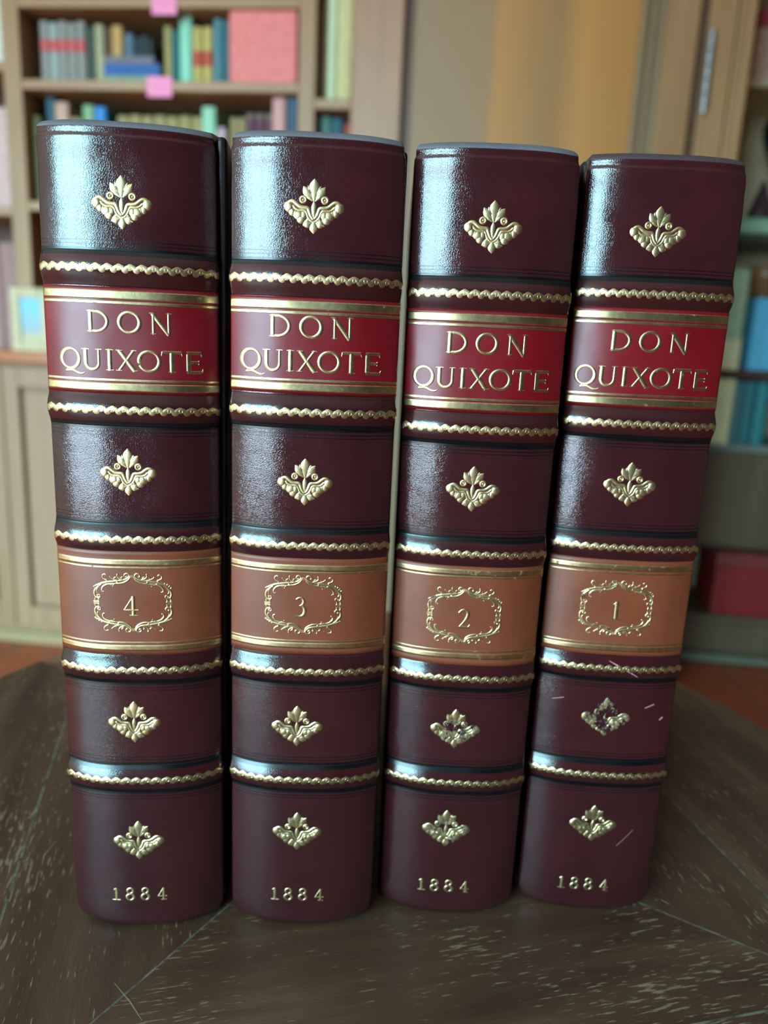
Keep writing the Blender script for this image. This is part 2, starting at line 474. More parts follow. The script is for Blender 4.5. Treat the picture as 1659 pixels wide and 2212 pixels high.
def flat_book(s0, s1, z0, z1, rgb, label, group, d=0.03, depth=0.13, cat='book', name='lying_book'):
    o = wempty(name, (s0 + s1) / 2, d, z0)
    tag(o, label, cat, group)
    w_ = s1 - s0; h = z1 - z0; t = min(0.0025, h * 0.15)
    b = MB(); b.box(-w_ / 2, w_ / 2, 0, depth, 0, t); b.box(-w_ / 2, w_ / 2, 0, depth, h - t, h); b.box(-w_ / 2, w_ / 2, 0, t, t, h - t)
    b.build('cover', cloth(rgb), o)
    bx(-w_ / 2 + .003, w_ / 2 - .003, t + .0005, depth - .004, t, h - t).build('page_block', M_PAGES, o)
flat_book(0.288, 0.432, Z1, 0.786, (120, 150, 120), 'pale green book lying flat, lowest of the small stack', 'books lying flat on the upper shelf', d=0.025)
flat_book(0.290, 0.436, 0.786, 0.815, (28, 88, 150), 'bright blue book lying flat on the upper shelf', 'books lying flat on the upper shelf')
flat_book(0.291, 0.420, 0.815, 0.832, (112, 108, 112), 'grey thin book lying flat on the blue one', 'books lying flat on the upper shelf')
# coral red folder box, its broad side to the room
o = wempty('folder_box', 0.706, 0.008, Z1)
tag(o, 'coral red square box standing at the right end of the upper shelf', 'box')
b = bx(-0.084, 0.084, 0, 0.09, 0, 0.160); b.build('box_body', cloth((236, 130, 118)), o, bevel=0.004)

Z2 = 0.4788
G2 = 'books on the second shelf'
for s0, s1, z1, rgb, lab, d in (
    (0.090, 0.110, 0.690, (98, 100, 54), 'olive book at the far left end of the second shelf', 0.03),
    (0.111, 0.137, 0.742, (50, 92, 104), 'dark teal book above the left corner of the leftmost volume', 0.06),
    (0.140, 0.178, 0.729, (206, 164, 136), 'pale salmon book on the second shelf', 0.05),
    (0.181, 0.212, 0.692, (150, 150, 118), 'short grey-green book between the salmon and the green one', 0.05),
    (0.216, 0.248, 0.723, (136, 176, 126), 'light green book beside the vivid blue one', 0.05),
    (0.249, 0.280, 0.719, (52, 140, 206), 'vivid blue book on the second shelf', 0.05),
    (0.536, 0.572, 0.724, (160, 214, 176), 'pale mint book on the second shelf above the gap of the two left volumes', 0.05),
    (0.575, 0.600, 0.676, (196, 170, 176), 'short pale pink book right of the pale mint one', 0.05),
    (0.725, 0.760, 0.742, (214, 160, 148), 'tall dusty pink book near the right upright', 0.03),
    (0.763, 0.792, 0.742, (52, 88, 108), 'tall slate blue book against the right upright', 0.03)):
    shelf_book(s0, s1, Z2, z1, rgb, lab, G2, d=d, depth=0.15)
for i in range(7):
    shelf_book(0.300 + i * 0.0335, 0.333 + i * 0.0335, Z2, 0.704 + (0.002 if i % 2 else 0), (164, 148, 92), 'khaki volume in the even run filling the middle of the second shelf', G2, d=0.07)
for i in range(2):
    shelf_book(0.604 + i * 0.021, 0.624 + i * 0.021, Z2, 0.704, (166, 152, 96), 'khaki book of the pair left of the brown volumes', G2, d=0.07)
for i in range(3):
    shelf_book(0.648 + i * 0.025, 0.672 + i * 0.025, Z2, 0.712, (128, 104, 92), 'brown volume with a purple spine label on the second shelf', G2, d=0.06, band=(0.666, 0.700, (104, 62, 76)))

# photo frame on the worktop
o = wempty('photo_frame', 0.092, -0.036, 0.0932)
tag(o, 'cream photo frame with a pale blue picture, on the worktop', 'photo frame')
b = MB(); W_, H_, T_ = 0.055, 0.165, 0.026
b.box(-W_, -W_ + T_, 0, 0.014, 0, H_); b.box(W_ - T_, W_, 0, 0.014, 0, H_); b.box(-W_ + T_, W_ - T_, 0, 0.014, 0, T_); b.box(-W_ + T_, W_ - T_, 0, 0.014, H_ - T_, H_)
b.build('frame', cloth((206, 188, 146)), o, bevel=0.003)
M_PIC = mat('picture', srgb(130, 180, 200), 0.4)
_sx = nn(M_PIC, 'ShaderNodeSeparateXYZ'); lk(M_PIC, coords(M_PIC, which='Generated'), _sx.inputs[0])
lk(M_PIC, ramp(M_PIC, _sx.outputs['Z'], [(0.1, srgb(196, 178, 130)), (0.3, srgb(150, 170, 180)), (0.8, srgb(120, 190, 214))]), bsdf(M_PIC).inputs['Base Color'])
bx(-W_ + T_, W_ - T_, 0.006, 0.010, T_, H_ - T_).build('picture', M_PIC, o)
b = MB(); b.box(-0.01, 0.01, 0.0142, 0.032, 0, 0.004); b.box(-0.01, 0.01, 0.0142, 0.018, 0.0, 0.1); b.build('strut', M_INNER, o)

# left bay
G3 = 'books in the left bay'
shelf_book(-0.03, 0.030, 0.8105, 0.985, (214, 222, 198), 'very pale green book cut by the top left corner of the picture', G3, d=0.02)
shelf_book(-0.075, -0.032, 0.8105, 0.96, (160, 110, 80), 'brown book left of the pale green one', G3, d=0.03)
shelf_book(-0.022, 0.031, 0.4645, 0.706, (206, 170, 160), 'dusty pink book in the left bay beside the upright', G3, d=0.02, depth=.15)
shelf_book(-0.070, -0.024, 0.4645, 0.69, (190, 150, 140), 'rose book left of the dusty pink one', G3, d=0.03, depth=.15)
shelf_book(-0.030, 0.018, 0.0935, 0.375, (160, 116, 108), 'red-brown tall book on the worktop at the left edge', G3, d=0.03, depth=.15)
shelf_book(-0.075, -0.032, 0.0935, 0.36, (180, 140, 130), 'pale red-brown book left of the tall red-brown one', G3, d=0.03, depth=.15)

# narrow bay
G4 = 'books in the narrow bay'
shelf_book(0.841, 0.8515, 0.7350, 0.955, (120, 94, 62), 'thin brown book in the narrow bay', G4, d=0.05)
shelf_book(0.852, 0.862, 0.7350, 0.975, (146, 120, 82), 'thin light brown book beside the tall cream one', G4, d=0.04)
shelf_book(0.864, 0.884, 0.7350, 0.990, (206, 224, 176), 'tall pale green book in the narrow bay', G4, d=0.02)
shelf_book(0.885, 0.925, 0.7350, 0.990, (204, 196, 136), 'tall cream yellow book in the narrow bay', G4, d=0.02)
shelf_book(0.842, 0.868, 0.4640, 0.706, (110, 170, 150), 'light teal book on the lower shelf of the narrow bay', G4, d=0.05, depth=.15)
shelf_book(0.869, 0.904, 0.4640, 0.702, (30, 92, 98), 'dark teal book on the lower shelf of the narrow bay', G4, d=0.05, depth=.15)
shelf_book(0.906, 0.925, 0.4640, 0.690, (176, 70, 54), 'brick red book at the right end of the narrow bay', G4, d=0.05, depth=.15)

# pink shelf tags
for s0, s1, z0, z1, lab in ((0.431, 0.494, 0.914, 0.953, 'pink paper tag on the topmost shelf edge'), (0.415, 0.479, 0.731, 0.777, 'pink paper tag on the shelf edge right behind the leftmost volume')):
    b = bx(0, s1 - s0, -0.0022, -0.0004, 0, z1 - z0)
    o = b.build('shelf_tag', cloth((255, 150, 186)), bevel=0.0006)
    wplace(o, s0, 0.0, z0)
    tag(o, lab, 'tag', 'pink shelf tags')

# ------------------------------------------------------------------ display cabinet on the right
DD = 0.30
dc = wempty('display_cabinet', 1.86, DD, FLOOR)
tag(dc, 'pale open display cabinet with shelves of ornaments, at the right edge', 'cabinet')
M_CREAM = mat('cream_paint', srgb(230, 214, 168), 0.6)
lk(M_CREAM, ramp(M_CREAM, noise(M_CREAM, coords(M_CREAM), 5, 3), [(0.3, srgb(220, 204, 160)), (0.7, srgb(234, 218, 174))]), bsdf(M_CREAM).inputs['Base Color'])
M_GREYW = wood('grey_brown_wood', srgb(88, 70, 52), srgb(104, 84, 62))
HD = 1.75
bx(0, 0.075, 0.0, 0.30, 0.0, HD).build('side_panel', M_CREAM, dc, bevel=0.003)
bx(1.40, 1.45, 0.0, 0.30, 0.0, HD).build('side_panel', M_CREAM, dc, bevel=0.003)
bx(0.075, 1.40, 0.30, 0.312, 0.0, HD).build('back_panel', M_CREAM, dc)
for z, mm in ((0.870, M_CREAM), (0.485, wood('dark_shelf', srgb(52, 56, 44), srgb(70, 72, 56), along='x')), (0.117, wood('brown_shelf', srgb(78, 48, 34), srgb(96, 62, 44), along='x')), (-0.095, wood('pale_shelf', srgb(104, 110, 102), srgb(120, 124, 114), along='x')), (-0.62, M_GREYW)):
    bx(0.075, 1.40, 0.004, 0.298, z - 0.010 - FLOOR, z + 0.010 - FLOOR).build('shelf', mm, dc, bevel=0.002)
bx(0.075, 1.40, 0.01, 0.03, -0.39 - FLOOR, -0.107 - FLOOR).build('drawer_front', M_GREYW, dc, bevel=0.004)
bx(0.075, 1.40, 0.03, 0.298, -0.40 - FLOOR, -0.392 - FLOOR).build('shelf', M_GREYW, dc)
bx(0.0, 1.45, -0.012, 0.0, 0.006, 0.030).build('plinth_strip', wood('plinth_strip_wood', srgb(96, 96, 80), srgb(110, 108, 90), along='x'), dc)
bx(0.075, 1.40, 0.012, 0.03, 0.03, 0.125).build('plinth', M_GREYW, dc)
def disp(name, s, d, z): return wempty(name, s, DD + d, z)
o = disp('storage_box', 2.03, 0.02, 0.8805); tag(o, 'pale pink box with a crimson lid at the top right corner', 'box')
bx(-0.085, 0.085, 0, 0.16, 0, 0.128).build('box_body', cloth((222, 184, 158)), o, bevel=0.003)
bx(-0.089, 0.089, -0.003, 0.163, 0.129, 0.165).build('lid', cloth((196, 72, 88)), o, bevel=0.003)
o = disp('glass_vase', 2.088, 0.12, 0.4955)
tag(o, 'round dark blue vase at the right edge, above the mint cloth', 'vase')
b = MB(); b.lathe([(0.001, 0), (0.03, 0), (0.034, 0.01), (0.014, 0.06), (0.014, 0.16), (0.03, 0.20), (0.056, 0.26), (0.062, 0.29), (0.054, 0.32), (0.03, 0.345), (0.018, 0.36), (0.016, 0.359), (0.012, 0.345), (0.001, 0.343)], seg=32)
b.build('vase_body', mat('dark_blue_glaze', srgb(26, 44, 52), 0.15), o, smooth=True)
o = disp('folded_cloth', 2.035, 0.0, 0.4955); tag(o, 'mint folded lace cloth lying on the dark shelf', 'cloth')
b = MB()
for k in range(9): b.lathe([(0.0005, 0.0), (0.009, 0.002), (0.011, 0.02), (0.007, 0.034), (0.0005, 0.036)], -0.07 + k * 0.0175, 0.009, 12)
b.box(-0.075, 0.075, 0.01, 0.07, 0, 0.04)
b.build('cloth_body', cloth((158, 196, 160)), o)
o = disp('cone_ornament', 2.022, 0.035, 0.536)
tag(o, 'dark pointed cone-shaped ornament standing on the mint cloth', 'ornament')
b = MB(); b.lathe([(0.001, 0), (0.034, 0), (0.036, 0.008), (0.030, 0.02), (0.018, 0.06), (0.006, 0.096), (0.001, 0.102)], seg=24)
b.build('cone_body', mat('dark_brown_glaze', srgb(62, 44, 44), 0.4), o, smooth=True)
o = disp('bowl', 2.0755, 0.07, 0.330)
tag(o, 'brown shallow bowl on the light blue box, right edge', 'bowl')
b = MB(); b.lathe([(0.001, 0), (0.02, 0), (0.022, 0.006), (0.05, 0.05), (0.058, 0.085), (0.054, 0.085), (0.044, 0.05), (0.018, 0.012), (0.001, 0.010)], seg=32)
b.build('bowl_body', mat('brown_glaze', srgb(128, 86, 54), 0.35), o, smooth=True)
o = disp('storage_box', 2.105, 0.03, 0.1275); tag(o, 'light blue box on the brown shelf, under the brown bowl', 'box')
bx(-0.056, 0.06, 0, 0.10, 0, 0.202).build('box_body', cloth((96, 176, 204)), o, bevel=0.004)
o = disp('round_tin', 2.0305,  0.10, 0.1275); tag(o, 'grey-green tin left of the light blue box', 'tin')
b = MB(); b.lathe([(0.001, 0), (0.014, 0), (0.015, 0.004), (0.015, 0.14), (0.0165, 0.142), (0.0165, 0.165), (0.001, 0.167)], seg=24)
b.build('tin_body', cloth((120, 138, 132)), o)
o = disp('storage_box', 1.978, 0.0, 0.1275); tag(o, 'small cream box on the brown shelf beside the rightmost volume', 'box')
bx(-0.036, 0.036, 0, 0.12, 0, 0.085).build('box_body', cloth((232, 216, 164)), o, bevel=0.003)
o = disp('storage_box', 1.976, 0.004, 0.2130); tag(o, 'sage green box stacked on the small cream box', 'box')
bx(-0.036, 0.036, 0, 0.11, 0, 0.19).build('box_body', cloth((176, 190, 150)), o, bevel=0.003)
o = disp('storage_box', 1.978, 0.0, -0.0845); tag(o, 'cream upright box on the pale shelf left of the teal files', 'box')
bx(-0.036, 0.036, 0, 0.12, 0, 0.185).build('box_body', cloth((226, 210, 158)), o, bevel=0.003)
GR = 'teal files on the lower display shelf'
for k, (s0, rgb, lb) in enumerate(((2.022, (70, 112, 110), 'dull teal file standing at the left of the low display shelf'), (2.056, (46, 104, 108), 'deep teal file on the low display shelf'), (2.090, (40, 120, 124), 'bright teal file at the right edge on the low display shelf'))):
    shelf_book(s0, s0 + 0.033, -0.0845, 0.095, rgb, lb, GR, d=DD + 0.03, depth=0.18, name='file_binder', cat='file')
o = disp('storage_box', 2.145, 0.02, -0.6095); tag(o, 'deep red box in the open bottom compartment on the right', 'box')
bx(-0.10, 0.14, 0, 0.2, 0, 0.15).build('box_body', cloth((136, 28, 22)), o, bevel=0.004)
bx(-0.103, 0.143, -0.003, 0.203, 0.151, 0.198).build('lid', cloth((122, 44, 38)), o, bevel=0.004)

# ------------------------------------------------------------------ round table with quartered veneer
TC = (-0.004, 0.294)
tb = empty('round_table', (TC[0], TC[1], FLOOR), math.radians(14))
tag(tb, 'small round dark brown wooden table with quartered veneer, under the leather volumes', 'table')
TZ = -FLOOR
def veneer(name, shift, lift=1.0):
    mm = mat(name, srgb(52, 38, 30), 0.32)
    t_ = nn(mm, 'ShaderNodeTexCoord')
    sh = nn(mm, 'ShaderNodeVectorMath', operation='ADD'); sh.inputs[1].default_value = (shift, shift * 0.7, 0)
    lk(mm, t_.outputs['Object'], sh.inputs[0])
    def mapped(sc):
        mp = nn(mm, 'ShaderNodeMapping'); mp.inputs['Scale'].default_value = sc
        lk(mm, sh.outputs[0], mp.inputs['Vector']); return mp.outputs['Vector']
    base = ramp(mm, noise(mm, mapped((6, 55, 1)), 1.0, 5, 0.6), [(0.3, srgb(int(62 * lift), int(42 * lift), int(30 * lift))), (0.55, srgb(int(90 * lift), int(64 * lift), int(47 * lift))), (0.75, srgb(int(120 * lift), int(92 * lift), int(70 * lift)))])
    pores = noise(mm, mapped((130, 1000, 1)), 1.0, 2, 0.6)
    patch = noise(mm, mapped((16, 22, 1)), 1.0, 3, 0.6)
    ml = nn(mm, 'ShaderNodeMath', operation='MULTIPLY_ADD'); ml.inputs[1].default_value = 0.55
    lk(mm, patch, ml.inputs[0]); lk(mm, pores, ml.inputs[2])
    pk = ramp(mm, ml.outputs[0], [(0.90, (0, 0, 0, 1)), (0.97, (1, 1, 1, 1))])
    mx = nn(mm, 'ShaderNodeMix', data_type='RGBA')
    lk(mm, pk, mx.inputs['Factor']); lk(mm, base, mx.inputs['A']); mx.inputs['B'].default_value = srgb(142, 126, 100)
    lk(mm, mx.outputs['Result'], bsdf(mm).inputs['Base Color'])
    rr = nn(mm, 'ShaderNodeMapRange'); rr.inputs['To Min'].default_value = 0.30; rr.inputs['To Max'].default_value = 0.50
    lk(mm, noise(mm, mapped((12, 40, 1)), 1.0, 3), rr.inputs['Value']); lk(mm, rr.outputs[0], bsdf(mm).inputs['Roughness'])
    b_ = nn(mm, 'ShaderNodeBump', Strength=0.5, Distance=0.00015)
    lk(mm, pores, b_.inputs['Height']); lk(mm, b_.outputs['Normal'], bsdf(mm).inputs['Normal'])
    return mm
M_V = [veneer('walnut_veneer', i * 0.77, 1.45 if i == 2 else 1.0) for i in range(4)]  # back quarter lightened: sheen reflected from the cabinet, put into the veneer colour
M_TEDGE = wood('table_walnut', srgb(60, 42, 32), srgb(78, 56, 42), rough=0.35)
b = MB()
b.lathe([(0.001, TZ - 0.028), (0.195, TZ - 0.028), (0.208, TZ - 0.022), (0.214, TZ - 0.015), (0.220, TZ - 0.009), (0.2215, TZ - 0.004), (0.2195, TZ - 0.001), (0.2185, TZ - 0.0006), (0.001, TZ - 0.0006)], seg=128)
b.build('tabletop', M_TEDGE, tb, smooth=False)
HS = 0.130; RO = 0.2175
for k in range(4):
    b = MB()
    g = 0.00025
    b.prism([(0, -g * 1.5), (-HS + g * 1.5, -HS + g * .2), (HS - g * 1.5, -HS + g * .2)], -0.0006, 0)
    q = b.build('veneer_quarter', M_V[k], tb); q.rotation_euler.z = k * math.pi / 2; q.location.z = TZ
    b = MB()
    a0 = math.radians(-135); a1 = math.radians(-45); da = 0.0012
    arc = [(RO * math.cos(a0 + da + (a1 - a0 - 2 * da) * i / 40), RO * math.sin(a0 + da + (a1 - a0 - 2 * da) * i / 40)) for i in range(41)]
    b.prism(arc + [(HS - g, -HS - g), (-HS + g, -HS - g)], -0.0006, 0)
    q = b.build('border_veneer', M_V[k], tb); q.rotation_euler.z = k * math.pi / 2; q.location.z = TZ
M_INLAY = mat('pale_inlay', srgb(104, 100, 84), 0.45)
lk(M_INLAY, ramp(M_INLAY, noise(M_INLAY, coords(M_INLAY), 160, 4, 0.7), [(0.36, srgb(60, 48, 38)), (0.60, srgb(130, 128, 112))]), bsdf(M_INLAY).inputs['Base Color'])
for k in range(4):
    b = MB(); b.box(-HS, HS, -HS - 0.0004, -HS + 0.0004, -0.0004, 0.00003)
    q = b.build('inlay_line', M_INLAY, tb); q.rotation_euler.z = k * math.pi / 2; q.location.z = TZ
    b = MB(); b.box(0.004, HS * 1.414, -0.00035, 0.00035, -0.0004, 0.00003)
    q = b.build('inlay_line', M_INLAY, tb); q.rotation_euler.z = k * math.pi / 2 - math.pi / 4; q.location.z = TZ
b = MB()
b.lathe([(0.001, 0.10), (0.05, 0.10), (0.055, 0.13), (0.03, 0.17), (0.022, 0.25), (0.034, 0.36), (0.028, 0.44), (0.020, 0.50), (0.026, 0.58), (0.040, 0.62), (0.030, 0.68), (0.05, 0.715), (0.001, 0.732)], seg=32)
b.build('pedestal', M_TEDGE, tb, smooth=True)
for k in range(4):
    b = MB(); n = 10
    vs = []; fs = []
    for i in range(n + 1):
        t_ = i / n; r_ = 0.03 + 0.17 * t_; zc = 0.15 * (1 - t_) ** 1.6 + 0.015 + 0.0; hh = 0.022 * (1 - 0.4 * t_); ww = 0.017 * (1 - 0.3 * t_)
        zb = max(0.0, zc - hh)
        vs += [(r_, -ww, zb), (r_, ww, zb), (r_, ww, zc + hh), (r_, -ww, zc + hh)]
    for i in range(n):
        for j in range(4):
            fs.append((4 * i + j, 4 * i + (j + 1) % 4, 4 * i + 4 + (j + 1) % 4, 4 * i + 4 + j))
    fs += [(3, 2, 1, 0), (4 * n, 4 * n + 1, 4 * n + 2, 4 * n + 3)]
    b.add(vs, fs)
    q = b.build('foot', M_TEDGE, tb, bevel=0.003); q.rotation_euler.z = k * math.pi / 2 + 0.4

M_SCR = mat('scratched_wood', srgb(142, 130, 104), 0.6)
for pts in (((-0.0921, -0.0842), (-0.0873, -0.0915), (-0.0834, -0.0988)), ((-0.1195, -0.0132), (-0.1222, -0.0210), (-0.1220, -0.0263)), ((0.0908, -0.0824), (0.0925, -0.0850))):
    b = MB(); vs = []
    for i, (x_, y_) in enumerate(pts):
        hw_ = 0.00022 if 0 < i < len(pts) - 1 else 0.00008
        vs += [(x_ - hw_, y_, 0.00002), (x_ + hw_, y_, 0.00002), (x_ + hw_, y_, 0.00008), (x_ - hw_, y_, 0.00008)]
    fs = [(3, 2, 1, 0), tuple(range(4 * len(pts) - 4, 4 * len(pts)))]
    for i in range(len(pts) - 1):
        fs += [(4 * i + j, 4 * i + (j + 1) % 4, 4 * i + 4 + (j + 1) % 4, 4 * i + 4 + j) for j in range(4)]
    b.add(vs, fs); q = b.build('scratch', M_SCR, tb); q.location.z = TZ
# ------------------------------------------------------------------ ornament shapes, in millimetres (u, v, height)
class Orn:
    def __init__(self): self.v = []; self.f = []
    def add(self, vs, fs):
        n = len(self.v); self.v += vs; self.f += [tuple(i + n for i in f) for f in fs]
    def dome(self, cx, cy, rx, ry, h=0.35, rot=0.0, seg=14):
        ca, sa = math.cos(rot), math.sin(rot)
        vs = []
        for rr, hh in ((1.0, 0.03), (0.72, h * 0.72), (0.36, h * 0.96)):
            for k in range(seg):
                a = 2 * math.pi * k / seg
                x, y = rx * rr * math.cos(a), ry * rr * math.sin(a)
                vs.append((cx + x * ca - y * sa, cy + x * sa + y * ca, hh))
        vs.append((cx, cy, h))
        fs = []
        for r in range(2):
            for k in range(seg):
                k2 = (k + 1) % seg
                fs.append((r * seg + k, r * seg + k2, (r + 1) * seg + k2, (r + 1) * seg + k))
        fs += [(2 * seg + k, 2 * seg + (k + 1) % seg, 3 * seg) for k in range(seg)]
        self.add(vs, fs)
    def leaf(self, x0, y0, x1, y1, w, h=0.35, peak=0.45, seg=10):
        dx, dy = x1 - x0, y1 - y0; L = math.hypot(dx, dy); ux, uy = dx / L, dy / L; nx, ny = -uy, ux
        vs = []
        for i in range(seg + 1):
            t = i / seg
            p = t / peak if t < peak else (1 - t) / (1 - peak)
            ww = w / 2 * max(0.06, math.sin(p * math.pi / 2) ** 0.9)
            for c, hh in ((-1, 0.03), (-0.5, h), (0, h * 0.55), (0.5, h), (1, 0.03)):
                vs.append((x0 + dx * t + nx * ww * c, y0 + dy * t + ny * ww * c, hh * (1 if hh == 0.03 else 0.5 + 0.5 * p)))
        fs = [(5 * i + j, 5 * i + 5 + j, 5 * i + 6 + j, 5 * i + 1 + j) for i in range(seg) for j in range(4)]
        self.add(vs, fs)
    def stroke(self, pts, w, h=0.22, closed=False, smooth=2, flat=False):
        P = [tuple(p) for p in pts]
        Wd = [w] * len(P) if not isinstance(w, (list, tuple)) else list(w)
        for _ in range(smooth):
            Q = []; V = []
            n = len(P)
            rng = n if closed else n - 1
            if not closed: Q.append(P[0]); V.append(Wd[0])
            for i in range(rng):
                a, c = P[i], P[(i + 1) % n]; wa, wc = Wd[i], Wd[(i + 1) % n]
                Q.append((a[0] * .75 + c[0] * .25, a[1] * .75 + c[1] * .25)); V.append(wa * .75 + wc * .25)
                Q.append((a[0] * .25 + c[0] * .75, a[1] * .25 + c[1] * .75)); V.append(wa * .25 + wc * .75)
            if not closed: Q.append(P[-1]); V.append(Wd[-1])
            P, Wd = Q, V
        n = len(P); vs = []
        for i in range(n):
            if closed: a, c = P[i - 1], P[(i + 1) % n]
            else: a, c = P[max(0, i - 1)], P[min(n - 1, i + 1)]
            dx, dy = c[0] - a[0], c[1] - a[1]; L = math.hypot(dx, dy) or 1
            nx, ny = -dy / L, dx / L
            prof = ((-1, 0.03), (-0.62, h * 0.8), (0, h), (0.62, h * 0.8), (1, 0.03)) if not flat else ((-1, 0.03), (-0.85, h * .9), (0, h * 1.15), (0.85, h * .9), (1, 0.03))
            for cc, hh in prof:
                vs.append((P[i][0] + nx * Wd[i] / 2 * cc, P[i][1] + ny * Wd[i] / 2 * cc, hh))
        fs = []
        for i in range(n if closed else n - 1):
            i2 = (i + 1) % n
            for j in range(4):
                fs.append((5 * i + j + 1, 5 * i + j, 5 * i2 + j, 5 * i2 + j + 1))
        self.add(vs, fs)
    def ring(self, cx, cy, r, w, h=0.25):
        self.stroke([(cx + r * math.cos(-a * math.pi / 8), cy + r * math.sin(-a * math.pi / 8)) for a in range(16)], w, h, closed=True, smooth=0)

def emblem():
    o = Orn()
    K = lambda x, y: ((x - 845) / 86.6, (815 - y) / 86.6)
    def M(pts, w, h=0.24):
        a = [K(*p) for p in pts]; w *= 1.3
        o.stroke(a, w, h); o.stroke([(-x, y) for x, y in a][::-1], w if not isinstance(w, list) else w[::-1], h)
    def D(x, y, rx, ry, h=0.34, rot=0):
        a, b_ = K(x, y); rx *= 1.18; ry *= 1.18; o.dome(a, b_, rx, ry, h, rot); o.dome(-a, b_, rx, ry, h, -rot)
    def L(x0, y0, x1, y1, w, h=0.34, pk=0.45, both=True):
        a, b_ = K(x0, y0), K(x1, y1)
        o.leaf(a[0], a[1], b_[0], b_[1], w, h, pk)
        if both: o.leaf(-a[0], a[1], -b_[0], b_[1], w, h, pk)
    L(845, 720, 845, 232, 2.7, 0.4, 0.62, False)
    L(815, 710, 600, 400, 2.1, 0.34, 0.6)
    L(830, 700, 700, 380, 1.1, 0.28, 0.5)
    L(810, 700, 655, 560, 0.9, 0.28, 0.6)
    for sx_ in (-1, 1):
        x, y = K(600, 680)
        o.ring(x * sx_, y, 0.72, 0.74, 0.3); o.dome(x * sx_, y, 0.3, 0.3, 0.3)
    L(845, 1100, 845, 690, 1.35, 0.34, 0.62, False)
    M([(250, 800), (290, 735), (370, 715), (440, 760), (520, 830), (620, 850), (715, 850), (740, 930), (775, 1020), (835, 1085)], 0.75)
    M([(330, 830), (380, 820), (430, 880), (520, 915), (620, 905), (670, 930), (700, 1020), (760, 1110), (830, 1150)], 0.62)
    D(278, 840, 1.05, 1.15, 0.42, 0.4)
    D(352, 945, 0.78, 0.95, 0.34, 0.3)
    D(430, 985, 0.7, 0.85, 0.3, 0.2)
    D(500, 1010, 1.15, 1.0, 0.38)
    D(560, 1095, 0.95, 0.98, 0.34)
    D(610, 1010, 0.85, 0.9, 0.34)
    L(810, 1150, 600, 1225, 2.1, 0.36, 0.55)
    L(845, 1110, 845, 1400, 2.1, 0.4, 0.6, False)
    L(760, 1080, 660, 1120, 0.7, 0.28)
    return o

def scroll_band(L):
    o = Orn()
    p = 3.2; n = int(L / p)
    x0 = -n * p / 2
    pts = []; ws = []
    steps = n * 12
    for i in range(steps + 1):
        t = i / 12
        pts.append((x0 + p * t + 0.42 * math.sin(2 * math.pi * t * 1.0 + 0.0), 0.46 * math.cos(2 * math.pi * t)))
        ws.append(1.25)
    o.stroke(pts, ws, 0.10, smooth=0, flat=True)
    for k in range(n + 1):
        o.dome(x0 + k * p - 0.1, 0.32, 1.0, 0.92, 0.11, seg=14); o.dome(x0 + (k + .5) * p + 0.1, -0.36, 1.0, 0.86, 0.11, seg=14)
        o.ring(x0 + k * p + 0.1, 0.16, 0.50, 0.30, 0.15)
    return o

